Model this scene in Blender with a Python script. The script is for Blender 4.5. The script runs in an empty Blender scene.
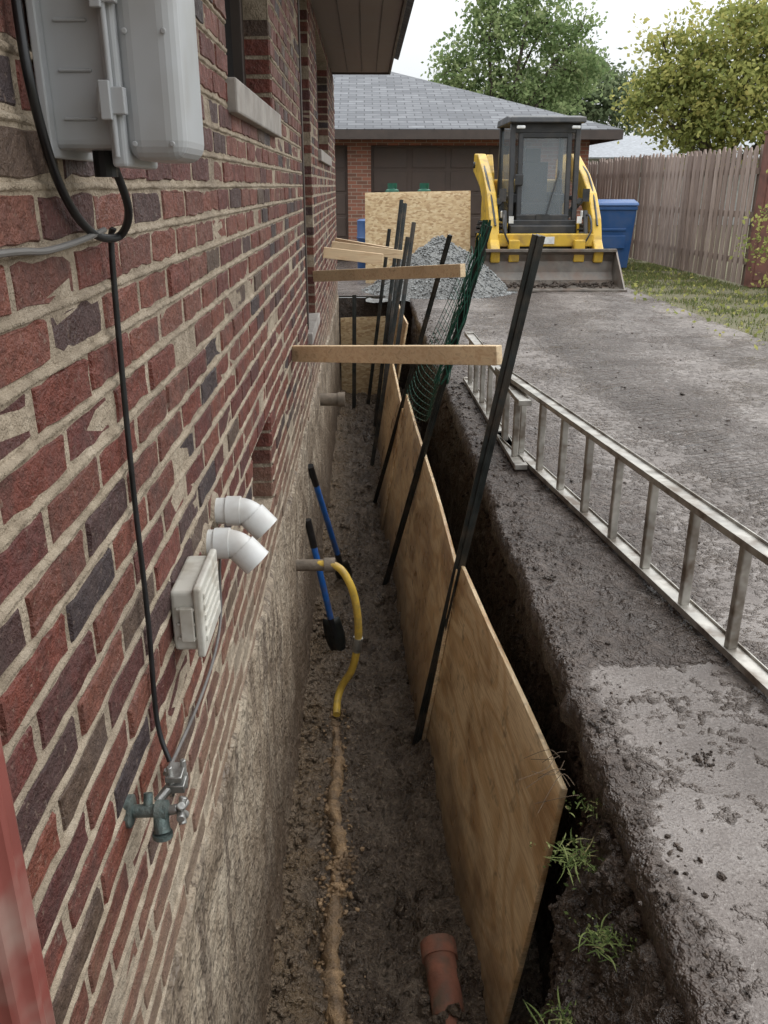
import bpy, math, random
import numpy as np
from mathutils import Vector, Matrix, noise
random.seed(7); rng=np.random.default_rng(7)
R=math.radians
scene=bpy.context.scene
def fn(x,y,z,o=4):
    return noise.fractal(Vector((x,y,z)),0.9,2.1,o)
def ns(x,y,z=0.0): return noise.noise(Vector((x,y,z)))
def sstep(a,b,x):
    t=min(1,max(0,(x-a)/(b-a))); return t*t*(3-2*t)

# ------------------------------------------------------------- materials
class Mat:
    def __init__(s,name,rough=.7,metal=0.0,spec=.5,col=None):
        s.m=bpy.data.materials.new(name); s.m.use_nodes=True
        s.nt=s.m.node_tree; s.b=s.nt.nodes['Principled BSDF']
        s.b.inputs['Roughness'].default_value=rough
        s.b.inputs['Metallic'].default_value=metal
        s.b.inputs['Specular IOR Level'].default_value=spec
        s.tc=s.nt.nodes.new('ShaderNodeTexCoord')
        if col: s.set('Base Color',col)
    def L(s,inp,v):
        if isinstance(v,bpy.types.NodeSocket): s.nt.links.new(v,inp)
        elif isinstance(v,(tuple,list)):
            v=tuple(v)
            if inp.type=='RGBA' and len(v)==3: v=v+(1,)
            inp.default_value=v
        else: inp.default_value=v
    def set(s,n,v): s.L(s.b.inputs[n],v)
    def map(s,scale=(1,1,1),rot=(0,0,0),loc=(0,0,0)):
        n=s.nt.nodes.new('ShaderNodeMapping'); s.nt.links.new(s.tc.outputs['Object'],n.inputs['Vector'])
        n.inputs['Scale'].default_value=scale; n.inputs['Rotation'].default_value=rot; n.inputs['Location'].default_value=loc
        return n.outputs[0]
    def noise(s,scale,detail=4,rough=.55,vec=None,dist=0.0):
        n=s.nt.nodes.new('ShaderNodeTexNoise'); s.nt.links.new(vec or s.tc.outputs['Object'],n.inputs['Vector'])
        n.inputs['Scale'].default_value=scale; n.inputs['Detail'].default_value=min(detail,2 if detail<5 else 3)
        n.inputs['Roughness'].default_value=rough; n.inputs['Distortion'].default_value=dist
        return n.outputs['Fac']
    def vor(s,scale,feature='F1',vec=None,out='Distance'):
        n=s.nt.nodes.new('ShaderNodeTexVoronoi'); n.feature=feature
        s.nt.links.new(vec or s.tc.outputs['Object'],n.inputs['Vector']); n.inputs['Scale'].default_value=scale
        return n.outputs[out]
    def wave(s,scale,dist=2,detail=2,vec=None,typ='BANDS',dirn='X',dscale=1.0):
        n=s.nt.nodes.new('ShaderNodeTexWave'); n.wave_type=typ
        if typ=='BANDS': n.bands_direction=dirn
        else: n.rings_direction=dirn
        s.nt.links.new(vec or s.tc.outputs['Object'],n.inputs['Vector'])
        n.inputs['Scale'].default_value=scale; n.inputs['Distortion'].default_value=dist
        n.inputs['Detail'].default_value=detail; n.inputs['Detail Scale'].default_value=dscale
        return n.outputs['Fac']
    def ramp(s,f,stops,interp='LINEAR'):
        n=s.nt.nodes.new('ShaderNodeValToRGB'); n.color_ramp.interpolation=interp
        e=n.color_ramp.elements
        while len(e)<len(stops): e.new(.5)
        for i,(p,c) in enumerate(stops):
            e[i].position=p
            if not isinstance(c,(tuple,list)): c=(c,c,c)
            e[i].color=tuple(c)+(1,)
        s.L(n.inputs[0],f); return n.outputs[0]
    def mix(s,f,a,b,mode='MIX'):
        n=s.nt.nodes.new('ShaderNodeMix'); n.data_type='RGBA'; n.blend_type=mode
        s.L(n.inputs[0],f); s.L(n.inputs[6],a); s.L(n.inputs[7],b); return n.outputs[2]
    def math(s,op,a,b=0.0,c=False):
        n=s.nt.nodes.new('ShaderNodeMath'); n.operation=op; n.use_clamp=c
        s.L(n.inputs[0],a); s.L(n.inputs[1],b); return n.outputs[0]
    def rng(s,v,a,b,c,d):
        mr=s.nt.nodes.new('ShaderNodeMapRange'); s.L(mr.inputs['Value'],v)
        for k,q in zip(('From Min','From Max','To Min','To Max'),(a,b,c,d)): mr.inputs[k].default_value=q
        return mr.outputs[0]
    def attr(s,name):
        n=s.nt.nodes.new('ShaderNodeAttribute'); n.attribute_name=name; return n.outputs['Fac']
    def xyz(s):
        n=s.nt.nodes.new('ShaderNodeSeparateXYZ'); s.nt.links.new(s.tc.outputs['Object'],n.inputs[0]); return n.outputs
    def bump(s,h,strength=.5,dist=.01,nrm=None):
        n=s.nt.nodes.new('ShaderNodeBump'); s.L(n.inputs['Height'],h)
        n.inputs['Strength'].default_value=strength; n.inputs['Distance'].default_value=dist
        s.nt.links.new(n.outputs[0],s.b.inputs['Normal']); return n.outputs[0]

def simple(name,col,rough=.6,metal=0,var=.25,nscale=8,bump=.15,bdist=.003,spec=.5,dirt=None,dscale=4,damt=.5):
    M=Mat(name,rough,metal,spec)
    n=M.noise(nscale,4,.6)
    a=tuple(c*(1-var) for c in col); b=tuple(min(1,c*(1+var)) for c in col)
    c=M.ramp(n,[(.3,a),(.7,b)])
    if dirt:
        d=M.ramp(M.noise(dscale,5,.65),[(.45,0),(.7,damt)])
        c=M.mix(d,c,dirt)
    M.set('Base Color',c)
    M.set('Roughness',M.ramp(n,[(.3,max(.05,rough-.12)),(.7,min(1,rough+.12))]))
    if bump>=.3: M.bump(M.noise(nscale*6,3),bump,bdist)
    return M.m

# brick
M=Mat('brick_mat',.7)
bc=M.attr('bc')
c=M.ramp(bc,[(0,(.19,.048,.030)),(.18,(.145,.037,.028)),(.34,(.22,.068,.042)),(.50,(.115,.034,.028)),(.60,(.078,.036,.032)),(.70,(.175,.058,.038)),(.82,(.055,.036,.037)),(.88,(.12,.076,.052)),(.94,(.205,.074,.048))],'CONSTANT')
n38=M.noise(38,5,.75)
c=M.mix(M.ramp(n38,[(.3,0),(.7,1)]),c,M.mix(1,c,(.52,.50,.52),'MULTIPLY'))
n8=M.noise(8,5,.7)
c=M.mix(M.ramp(n8,[(.5,0),(.70,.6)]),c,(.070,.043,.036))
c=M.mix(M.ramp(M.noise(90,4,.7),[(.62,0),(.72,.5)]),c,(.26,.19,.14))
c=M.mix(M.ramp(n38,[(.66,0),(.74,.5)]),c,(.28,.21,.16))
z=M.xyz()[2]
zz=M.math('ADD',z,M.math('MULTIPLY',n8,.6))
c=M.mix(M.rng(zz,.30,.75,.8,0),c,(.28,.21,.145))
M.set('Base Color',c)
M.set('Roughness',M.ramp(n8,[(.3,.38),(.65,.8)]))
h=M.math('ADD',M.noise(85,5,.75),M.math('MULTIPLY',M.noise(18,3),1.4))
M.bump(h,.95,.009)
BRICK=M.m
M=Mat('mortar_mat',.9)
nz=M.noise(20,5,.65)
c=M.ramp(nz,[(.3,(.23,.18,.125)),(.55,(.37,.30,.22)),(.75,(.46,.385,.295))])
c=M.mix(M.ramp(M.noise(3,4,.6),[(.45,0),(.75,.6)]),c,(.18,.14,.105))
M.set('Base Color',c); M.bump(M.noise(70,5,.75),1,.010)
MORTAR=M.m
M=Mat('foundation_mat',.85)
n4=M.noise(4,5,.7)
c=M.ramp(n4,[(.3,(.16,.12,.085)),(.5,(.31,.245,.175)),(.7,(.43,.36,.27))])
st=M.noise(7,5,.65,vec=M.map((1,3.0,.35)))
c=M.mix(M.ramp(st,[(.48,0),(.64,.8)]),c,(.095,.068,.048))
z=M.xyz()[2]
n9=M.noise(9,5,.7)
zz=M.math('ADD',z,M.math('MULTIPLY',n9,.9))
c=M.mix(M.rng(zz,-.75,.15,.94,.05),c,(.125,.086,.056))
n45=M.noise(45,4,.65)
c=M.mix(M.ramp(n45,[(.60,0),(.72,.5)]),c,(.44,.38,.30))
c=M.mix(M.ramp(n45,[(.30,.6),(.42,0)]),c,(.08,.057,.042))
M.set('Base Color',c); M.set('Roughness',M.ramp(n4,[(.3,.45),(.7,.9)]))
M.bump(M.math('ADD',n45,M.math('MULTIPLY',n9,2.0)),1,.018)
FOUND=M.m
def soilmat(name,a,b,c3,r0=.35,r1=.8,clay=None,bd=.02):
    M=Mat(name,.8)
    n5=M.noise(5,5,.7)
    c=M.ramp(n5,[(.28,a),(.5,b),(.72,c3)])
    if clay:
        x=M.xyz()[0]; q=M.math('ADD',x,M.math('MULTIPLY',n5,.6))
        c=M.mix(M.rng(q,-.08,.18,.85,0),c,clay)
    f=M.noise(45,5,.75)
    c=M.mix(M.ramp(f,[(.56,0),(.70,.75)]),c,tuple(min(1,x*1.9) for x in c3))
    c=M.mix(M.ramp(f,[(.30,.8),(.44,0)]),c,tuple(x*.45 for x in a))
    M.set('Base Color',c); M.set('Roughness',M.ramp(n5,[(.40,r0),(.60,r1)]))
    M.bump(M.math('ADD',f,M.math('MULTIPLY',M.noise(14,5,.65),2.2)),1.0,bd)
    return M.m
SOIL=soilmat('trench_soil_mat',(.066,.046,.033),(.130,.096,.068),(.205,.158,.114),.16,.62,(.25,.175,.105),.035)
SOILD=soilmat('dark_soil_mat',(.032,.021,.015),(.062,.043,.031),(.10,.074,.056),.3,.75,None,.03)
GROUNDM=soilmat('ground_mat',(.09,.08,.045),(.13,.12,.06),(.17,.15,.09),.8,.95)
# driveway
M=Mat('driveway_mat',.5)
mud=M.attr('mud')
f1=M.noise(120,3,.8)
n3=M.noise(3,5,.7)
conc=M.ramp(n3,[(.3,(.14,.115,.10)),(.5,(.21,.178,.158)),(.7,(.285,.25,.226))])
conc=M.mix(M.ramp(f1,[(.34,.65),(.48,0)]),conc,(.085,.066,.055))
conc=M.mix(M.ramp(f1,[(.58,0),(.68,.45)]),conc,(.42,.385,.35))
n22=M.noise(24,5,.78)
mc=M.ramp(n22,[(.3,(.050,.036,.029)),(.55,(.098,.074,.060)),(.75,(.165,.132,.11))])
n6=M.noise(6,5,.75)
mm=M.math('ADD',mud,M.math('MULTIPLY',M.math('SUBTRACT',n22,.5),1.5))
mm=M.math('ADD',mm,M.math('MULTIPLY',M.math('SUBTRACT',n6,.5),1.5))
mk=M.ramp(mm,[(.28,0),(.85,1)])
c=M.mix(mk,conc,mc)
wet=M.noise(1.3,5,.65)
c=M.mix(M.ramp(wet,[(.44,0),(.58,.55)]),c,M.mix(1,c,(.55,.51,.48),'MULTIPLY'))
M.set('Base Color',c)
rr=M.ramp(M.math('ADD',M.math('MULTIPLY',n3,.5),M.math('MULTIPLY',wet,.5)),[(.46,.50),(.56,.08)])
M.set('Roughness',M.mix(mk,rr,M.ramp(n6,[(.38,.18),(.62,.62)])))
trk=M.attr('trk')
wv=M.wave(3.6,.9,1,vec=M.map((1,1,1),(0,0,R(70))),dirn='X')
h=M.math('ADD',M.math('MULTIPLY',f1,.20),M.math('MULTIPLY',M.math('MULTIPLY',n22,M.math('ADD',mk,.12)),2.0))
h=M.math('ADD',h,M.math('MULTIPLY',M.math('MULTIPLY',M.ramp(wv,[(.35,0),(.6,1)]),trk),2.2))
M.bump(h,.95,.018)
DRIVE=M.m
def plymat(name,light,dark,off):
    M=Mat(name,.55)
    base=M.noise(1.0,2,.5,vec=M.map((2,.55,2.0),(0,0,0),off),dist=.3)
    rings=M.math('SINE',M.math('MULTIPLY',base,110.0))
    g=M.noise(14,4,.7,vec=M.map((5,.5,12)))
    c=M.mix(M.rng(rings,-.1,1,0,.75),light,dark)
    c=M.mix(M.ramp(g,[(.42,0),(.66,.65)]),c,tuple(x*.75 for x in dark))
    k=M.vor(1.0,vec=M.map((1,1.6,3.4),(0,0,0),off))
    c=M.mix(M.ramp(k,[(.03,.9),(.09,0)]),c,(.13,.06,.025))
    wn=M.noise(1.7,5,.75,vec=M.map((1,.8,1.3),(0,0,0),off))
    c=M.mix(M.ramp(wn,[(.48,0),(.58,.7)]),c,M.mix(1,c,(.60,.48,.36),'MULTIPLY'))
    n9=M.noise(9,5,.75)
    c=M.mix(M.ramp(n9,[(.57,0),(.70,.6)]),c,(.19,.135,.085))
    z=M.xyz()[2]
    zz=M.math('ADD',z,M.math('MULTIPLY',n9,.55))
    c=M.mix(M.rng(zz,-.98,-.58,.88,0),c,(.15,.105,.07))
    M.set('Base Color',c); M.set('Roughness',M.ramp(wn,[(.4,.7),(.60,.25)]))
    M.bump(g,.4,.004); return M.m
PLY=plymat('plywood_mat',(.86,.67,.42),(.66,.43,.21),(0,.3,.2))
M=Mat('osb_mat',.7)
c=M.ramp(M.vor(22,out='Color',vec=M.map((1,1,2.2))),[(.1,(.36,.225,.11)),(.5,(.53,.38,.21)),(.9,(.62,.49,.30))])
M.set('Base Color',c); OSB=M.m
def woodmat(name,a,b,sc=(1.2,14,14),rough=.6):
    M=Mat(name,rough); g=M.noise(3,4,.65,vec=M.map(sc),dist=.6)
    c=M.ramp(g,[(.3,a),(.55,b),(.75,tuple(x*.8 for x in a))])
    c=M.mix(M.ramp(M.noise(2.6,4),[(.48,0),(.72,.4)]),c,tuple(x*.6 for x in a))
    M.set('Base Color',c); M.bump(g,.4,.004); return M.m
LUMBER=woodmat('lumber_mat',(.72,.49,.28),(.88,.68,.43))
M=Mat('fence_mat',.85)
g=M.noise(3,4,.65,vec=M.map((9,9,.8)),dist=.5)
c=M.ramp(M.attr('bc'),[(0,(.28,.21,.175)),(.5,(.39,.31,.27)),(1,(.21,.155,.13))])
c=M.mix(M.ramp(g,[(.35,0),(.7,.65)]),c,(.14,.10,.082))
M.set('Base Color',c); FENCE=M.m
METALD=simple('dark_steel_mat',(.030,.034,.032),.42,.4,.4,10,.2,.002,dirt=(.10,.075,.055),dscale=7,damt=.75)
ALU=simple('aluminium_mat',(.44,.42,.38),.42,.6,.25,12,.15,.002,dirt=(.15,.112,.082),dscale=9,damt=.95)
GALV=simple('galvanised_mat',(.38,.38,.36),.4,.8,.3,30,.3,.002,dirt=(.15,.12,.1))
TEAL=simple('patina_mat',(.12,.155,.145),.5,.5,.4,40,.5,.003,dirt=(.22,.20,.17),dscale=30)
UBOX=simple('utility_box_mat',(.42,.43,.44),.42,0,.05,5,.1,.001,dirt=(.29,.27,.24),dscale=6,damt=.5)
PVC=simple('pvc_mat',(.68,.68,.66),.35,0,.04,6,.05,.001,dirt=(.38,.32,.26),dscale=9,damt=.45)
VENT=simple('vent_plastic_mat',(.54,.52,.46),.5,0,.08,10,.1,.001,dirt=(.28,.23,.17),dscale=14,damt=.7)
RUBBER=simple('black_cable_mat',(.014,.014,.015),.4,0,.3,20,.1,.001)
TIRE=simple('tire_mat',(.025,.024,.023),.75,0,.3,20,.3,.004,dirt=(.12,.09,.07),dscale=5,damt=.8)
GREYW=simple('grey_wire_mat',(.16,.15,.14),.6)
YEL=simple('loader_yellow_mat',(.62,.39,.04),.38,0,.08,3,.08,.002,dirt=(.20,.13,.065),dscale=5,damt=.6)
BLK=simple('loader_black_mat',(.026,.027,.029),.4,0,.3,6,.1,.002,dirt=(.09,.075,.06),dscale=4,damt=.5)
BUCK=simple('bucket_steel_mat',(.16,.14,.12),.42,.3,.35,6,.4,.004,dirt=(.17,.115,.085),dscale=4,damt=.85)
WHITE=simple('white_decal_mat',(.65,.65,.63),.5)
HOSEY=simple('yellow_hose_mat',(.66,.44,.07),.4,0,.12,14,.1,.001,dirt=(.26,.175,.09),dscale=18,damt=.65)
HOSEM=simple('muddy_hose_mat',(.33,.215,.115),.5,0,.35,18,.9,.012,dirt=(.12,.085,.058),dscale=8,damt=.95)
BLUE=simple('blue_handle_mat',(.02,.13,.45),.4,0,.2,10,.1,.001,dirt=(.13,.1,.08),dscale=12,damt=.5)
BLUEP=simple('blue_plastic_mat',(.018,.080,.24),.42,0,.15,4,.1,.002,dirt=(.1,.1,.1),dscale=4,damt=.3)
GREENP=simple('green_plastic_mat',(.01,.10,.06),.45,0,.2)
NET=simple('green_net_mat',(.014,.085,.055),.5,0,.3)
REDP=simple('downspout_red_mat',(.25,.072,.058),.45,0,.2,6,.2,.002,dirt=(.34,.24,.20),dscale=9,damt=.8)
CLAY=simple('clay_mat',(.25,.10,.062),.75,0,.3,12,.5,.006,dirt=(.12,.086,.06),dscale=10,damt=.95)
PIPEB=simple('iron_pipe_mat',(.18,.145,.11),.75,.1,.35,18,.6,.004)
SILL=simple('sill_mat',(.34,.31,.28),.8,0,.2,14,.4,.003,dirt=(.17,.14,.12),dscale=8)
TRIM=simple('brown_trim_mat',(.062,.046,.038),.55,0,.2,5,.1,.002)
SOFF=simple('soffit_mat',(.23,.19,.17),.7,0,.12,3,.15,.003)
DOORB=simple('brown_door_mat',(.085,.060,.048),.6,0,.15,4,.15,.003)
GRAVEL=simple('gravel_mat',(.24,.245,.24),.75,0,.5,5,0)
GRAVELM=soilmat('gravel_base_mat',(.12,.12,.115),(.19,.19,.18),(.26,.26,.25))
BARK=simple('bark_mat',(.09,.07,.055),.9,0,.4,6,.1,.03)
ROOT=simple('root_mat',(.14,.10,.065),.9,0,.3,6,.1,.03)
STONEW=simple('neighbour_wall_mat',(.45,.45,.44),.8)
M=Mat('glass_dark_mat',.04,0,.6); M.set('Base Color',(.012,.014,.016)); GLASS=M.m
M=Mat('cab_glass_mat',.05,0,.6); M.set('Base Color',(.30,.34,.36)); M.set('Alpha',.38); CGL=M.m
M=Mat('shingle_mat',.85)
br=M.nt.nodes.new('ShaderNodeTexBrick'); br.inputs['Scale'].default_value=1
M.L(br.inputs['Vector'],M.map((1,1,1)))
br.inputs['Brick Width'].default_value=.32; br.inputs['Row Height'].default_value=.15; br.inputs['Mortar Size'].default_value=.012
br.inputs['Color1'].default_value=(.10,.104,.112,1); br.inputs['Color2'].default_value=(.19,.195,.205,1); br.inputs['Mortar'].default_value=(.055,.055,.06,1)
c=M.mix(M.ramp(M.noise(6,5,.7),[(.35,0),(.7,.5)]),br.outputs['Color'],(.10,.10,.108))
M.set('Base Color',c); SHING=M.m
def leafmat(name,stops,tr=.3):
    M=Mat(name,.6,0,.3); c=M.ramp(M.attr('lc'),stops)
    d=M.nt.nodes.new('ShaderNodeBsdfDiffuse'); M.L(d.inputs[0],c)
    t=M.nt.nodes.new('ShaderNodeBsdfTranslucent'); M.L(t.inputs[0],c)
    mx=M.nt.nodes.new('ShaderNodeMixShader'); mx.inputs[0].default_value=tr
    out=M.nt.nodes['Material Output']; M.nt.nodes.remove(M.b)
    M.nt.links.new(d.outputs[0],mx.inputs[1]); M.nt.links.new(t.outputs[0],mx.inputs[2]); M.nt.links.new(mx.outputs[0],out.inputs[0])
    return M.m
LEAFG=leafmat('leaf_green_mat',[(0,(.14,.20,.085)),(.5,(.27,.34,.15)),(1,(.42,.46,.24))],.48)
LEAFY=leafmat('leaf_yellow_mat',[(0,(.20,.23,.075)),(.5,(.38,.39,.13)),(1,(.58,.51,.19))],.45)
LEAFD=leafmat('leaf_dark_mat',[(0,(.10,.13,.07)),(.5,(.17,.21,.11)),(1,(.26,.29,.16))],.3)
WEEDM=leafmat('weed_mat',[(0,(.07,.10,.035)),(.5,(.15,.19,.065)),(.85,(.26,.29,.12)),(1,(.34,.28,.14))],.25)
GRASSM=leafmat('grass_mat',[(0,(.085,.11,.04)),(.6,(.16,.19,.07)),(.85,(.24,.23,.11)),(1,(.32,.235,.12))],.2)

# ------------------------------------------------------------- mesh tools
def link(o,parent=None):
    scene.collection.objects.link(o)
    if parent: o.parent=parent
    return o
def empty(name,loc=(0,0,0),rz=0):
    e=bpy.data.objects.new(name,None); e.location=loc; e.rotation_euler=(0,0,rz); e.empty_display_size=.1
    return link(e)
class B:
    def __init__(s): s.v=[]; s.f=[]; s.a=[]
    def add(s,vs,fs,a=0.0):
        o=len(s.v); s.v+= [tuple(v) for v in vs]; s.f+=[tuple(i+o for i in f) for f in fs]; s.a+=[a]*len(vs); return s
    def box(s,c,d,rot=None,a=0.0):
        hx,hy,hz=d[0]/2,d[1]/2,d[2]/2
        vs=[Vector((x,y,z)) for x in(-hx,hx) for y in(-hy,hy) for z in(-hz,hz)]
        if rot: vs=[rot@v for v in vs]
        c=Vector(c); vs=[v+c for v in vs]
        return s.add(vs,[(0,1,3,2),(4,6,7,5),(0,4,5,1),(2,3,7,6),(0,2,6,4),(1,5,7,3)],a)
    def b2(s,x0,x1,y0,y1,z0,z1,a=0.0): return s.box(((x0+x1)/2,(y0+y1)/2,(z0+z1)/2),(x1-x0,y1-y0,z1-z0),None,a)
    def beam(s,p0,p1,w,h,up=(0,0,1),a=0.0):
        p0=Vector(p0);p1=Vector(p1); d=(p1-p0); l=d.length; d.normalize()
        x=d.cross(Vector(up)); x.normalize(); u=x.cross(d)
        vs=[]
        for p in(p0,p1):
            for sx,sy in((-1,-1),(1,-1),(1,1),(-1,1)): vs.append(p+x*sx*w/2+u*sy*h/2)
        return s.add(vs,[(0,1,2,3),(7,6,5,4),(0,4,5,1),(1,5,6,2),(2,6,7,3),(3,7,4,0)],a)
    def tube(s,pts,r,seg=10,cap=True,a=0.0,flip=False):
        pts=[Vector(p) for p in pts]; n=len(pts); rs=r if isinstance(r,(list,tuple)) else [r]*n
        t=(pts[1]-pts[0]).normalized(); u=t.orthogonal().normalized(); vs=[];fs=[]
        for i,p in enumerate(pts):
            tt=(pts[min(i+1,n-1)]-pts[max(i-1,0)]).normalized()
            u=(u-tt*u.dot(tt)); u.normalize(); w=tt.cross(u)
            for k in range(seg):
                an=2*math.pi*k/seg; vs.append(p+(u*math.cos(an)+w*math.sin(an))*rs[i])
        for i in range(n-1):
            for k in range(seg):
                q=(i*seg+k,i*seg+(k+1)%seg,(i+1)*seg+(k+1)%seg,(i+1)*seg+k)
                fs.append(q[::-1] if flip else q)
        if cap: fs.append(tuple(range(seg))[::-1]); fs.append(tuple((n-1)*seg+k for k in range(seg)))
        return s.add(vs,fs,a)
    def pipe(s,pts,r,w,seg=20):
        s.tube(pts,r,seg,False); o=len(s.v)-len(pts)*seg; s.tube(pts,r-w,seg,False,flip=True); o2=len(s.v)-len(pts)*seg
        for base in(0,(len(pts)-1)*seg):
            for k in range(seg):
                s.f.append((o+base+k,o+base+(k+1)%seg,o2+base+(k+1)%seg,o2+base+k))
        return s
    def prism(s,poly,x0,x1,axis='X'):
        n=len(poly)
        def P(a,q): return (a,q[0],q[1]) if axis=='X' else ((q[0],a,q[1]) if axis=='Y' else (q[0],q[1],a))
        vs=[P(x0,q) for q in poly]+[P(x1,q) for q in poly]
        fs=[tuple(range(n))[::-1],tuple(range(n,2*n))]+[(i,(i+1)%n,n+(i+1)%n,n+i) for i in range(n)]
        return s.add(vs,fs)
import bmesh
def obj(name,b,mat,parent=None,bevel=0,smooth=False,seg=2,loc=None,solid=0):
    me=bpy.data.meshes.new(name); me.from_pydata(b.v,[],b.f); me.update()
    at=me.attributes.new('bc','FLOAT','POINT'); at.data.foreach_set('value',np.array(b.a,dtype=np.float32))
    me.materials.append(mat)
    bm=bmesh.new(); bm.from_mesh(me); bmesh.ops.recalc_face_normals(bm,faces=bm.faces); bm.to_mesh(me); bm.free()
    if smooth:
        me.polygons.foreach_set('use_smooth',[True]*len(me.polygons))
        try: me.set_sharp_from_angle(angle=R(40))
        except Exception: pass
    o=bpy.data.objects.new(name,me); link(o,parent)
    if loc: o.location=loc
    if solid:
        m=o.modifiers.new('s','SOLIDIFY'); m.thickness=solid; m.offset=0
    if bevel:
        m=o.modifiers.new('b','BEVEL'); m.width=bevel; m.segments=seg; m.limit_method='ANGLE'; m.angle_limit=R(35)
    return o
def rawmesh(name,v,f,mat,attrs={},smooth=True,parent=None):
    me=bpy.data.meshes.new(name)
    v=np.asarray(v,dtype=np.float32); f=np.asarray(f,dtype=np.int32); k=f.shape[1]
    me.vertices.add(len(v)); me.vertices.foreach_set('co',v.ravel())
    me.loops.add(f.size); me.loops.foreach_set('vertex_index',f.ravel())
    me.polygons.add(len(f)); me.polygons.foreach_set('loop_start',np.arange(0,f.size,k,dtype=np.int32))
    me.polygons.foreach_set('loop_total',np.full(len(f),k,dtype=np.int32))
    me.update(calc_edges=True)
    for n,a in attrs.items():
        at=me.attributes.new(n,'FLOAT','POINT'); at.data.foreach_set('value',np.asarray(a,dtype=np.float32))
    if smooth: me.polygons.foreach_set('use_smooth',[True]*len(me.polygons))
    me.materials.append(mat); o=bpy.data.objects.new(name,me); link(o,parent); return o
def grid(name,us,vs,fun,mat,attrs=None,parent=None,flip=False,smooth=True):
    V=[];A={k:[] for k in (attrs or {})}
    for u in us:
        for v in vs:
            V.append(fun(u,v))
            for k,g in (attrs or {}).items(): A[k].append(g(u,v))
    nv=len(vs);F=[]
    for i in range(len(us)-1):
        for j in range(nv-1):
            q=[i*nv+j,(i+1)*nv+j,(i+1)*nv+j+1,i*nv+j+1]; F.append(q[::-1] if flip else q)
    return rawmesh(name,V,F,mat,A,smooth,parent)
def catmull(p,n=8):
    p=[Vector(q) for q in p]; P=[p[0]]+p+[p[-1]]; out=[]
    for i in range(1,len(P)-2):
        for k in range(n):
            t=k/n; a,b,c,d=P[i-1],P[i],P[i+1],P[i+2]
            out.append(.5*((2*b)+(c-a)*t+(2*a-5*b+4*c-d)*t*t+(3*b-a-3*c+d)*t**3))
    out.append(p[-1]); return out
def ico(sub):
    bm=bmesh.new(); bmesh.ops.create_icosphere(bm,subdivisions=sub,radius=1)
    v=np.array([v.co[:] for v in bm.verts]); f=np.array([[v.index for v in f.verts] for f in bm.faces]); bm.free(); return v,f
ICO1=ico(1); ICO2=ico(2)
def rocks(name,pts,sizes,mat,jag=.22,flat=.75,hi=False,parent=None,smooth=False):
    IV,IF=ICO2 if hi else ICO1
    V=[];F=[];n=len(IV)
    for i,(p,s) in enumerate(zip(pts,sizes)):
        q=rng.normal(size=(3,3)); q,_=np.linalg.qr(q)
        ph=rng.uniform(0,6.28,3); k=rng.uniform(1.2,2.6,3)
        lump=1+.22*np.sin(IV[:,:1]*k[0]*2+ph[0])*np.sin(IV[:,1:2]*k[1]*2+ph[1])+.15*np.sin(IV[:,2:]*k[2]*3+ph[2])
        v=IV*(lump+rng.normal(scale=jag*.5,size=(n,1)))*np.array([1,rng.uniform(.5,1.1),rng.uniform(.4,.9)])
        v=(v@q)*s; v[:,2]*=flat; V.append(v+np.array(p)); F.append(IF+i*n)
    return rawmesh(name,np.concatenate(V),np.concatenate(F),mat,{},smooth,parent)

# ------------------------------------------------------------- ground
WX=-.37; ED=.59; TF=-1.27; TEND=11.75
b=B()
xs=[-220,-.48,.66,260]; ys=[-120,-1.2,TEND+.05,320]
for i in range(3):
    for j in range(3):
        if i==1 and j==1: continue
        b.add([(xs[i],ys[j],-.012),(xs[i+1],ys[j],-.012),(xs[i+1],ys[j+1],-.012),(xs[i],ys[j+1],-.012)],[(0,1,2,3)])
obj('ground',b,GROUNDM)

trench=empty('trench')
def bank(y): return .22*(1-sstep(1.50,1.92,y))
def zfloor(x,y):
    z=TF+.045*ns(x*2.2,y*1.3,3)+.075*fn(x*4.5,y*3.5,1.0,5)+.045*abs(fn(x*12,y*11,4,3))
    e=sstep(.16,0,x-WX); z+=.07*e+.03*e*ns(y*6,0,9)
    z-=.05*math.exp(-((x-.08-.04*ns(y*1.5,2))/.09)**2)*(.6+.8*ns(y*2.3,6))
    z+=.10*sstep(.12,.3,x)*(.5+ns(y*2,x*3,4))*(1-sstep(2,6,y))
    return z
yy=list(np.arange(-1.2,1.0,.05))+list(np.arange(1.0,4.4,.014))+list(np.arange(4.4,TEND+.1,.04))
grid('trench_floor',list(np.arange(-.42,.72,.014)),yy,lambda x,y:(x,y,zfloor(x,y)),SOIL,parent=trench)
yw=list(np.arange(-1.2,.6,.05))+list(np.arange(.6,3,.015))+list(np.arange(3,TEND+.1,.04))
def soilw(s,y):
    bk=bank(y); x=ED+.035-bk*min(1,s/.16)**.8
    if s<.01: x=ED+.05
    q=bk/.22
    cav=.13*math.exp(-((y-1.52)/.10)**2-((s-.22)/.07)**2)
    return (x+cav+.035*fn(y*3,s*4,5)+(.016+.020*q)*fn(y*14,s*17,2)-.05*sstep(.6,1,s)*(1-sstep(2,3,y)),
            y+.012*ns(s*20,y*20), -.045-1.33*s-.02*ns(y*6,7)*(1 if s>.02 else 0)-.08*q*min(1,s/.16)+q*.05*fn(y*9,s*16,6)*(1 if .01<s<.3 else 0))
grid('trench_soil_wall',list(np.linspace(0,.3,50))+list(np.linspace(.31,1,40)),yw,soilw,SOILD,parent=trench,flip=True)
grid('trench_end_wall',list(np.linspace(-.5,.75,40)),list(np.linspace(-1.4,-.01,40)),lambda x,z:(x,TEND+.03*fn(x*4,z*4,2),z),SOILD,parent=trench)
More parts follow.
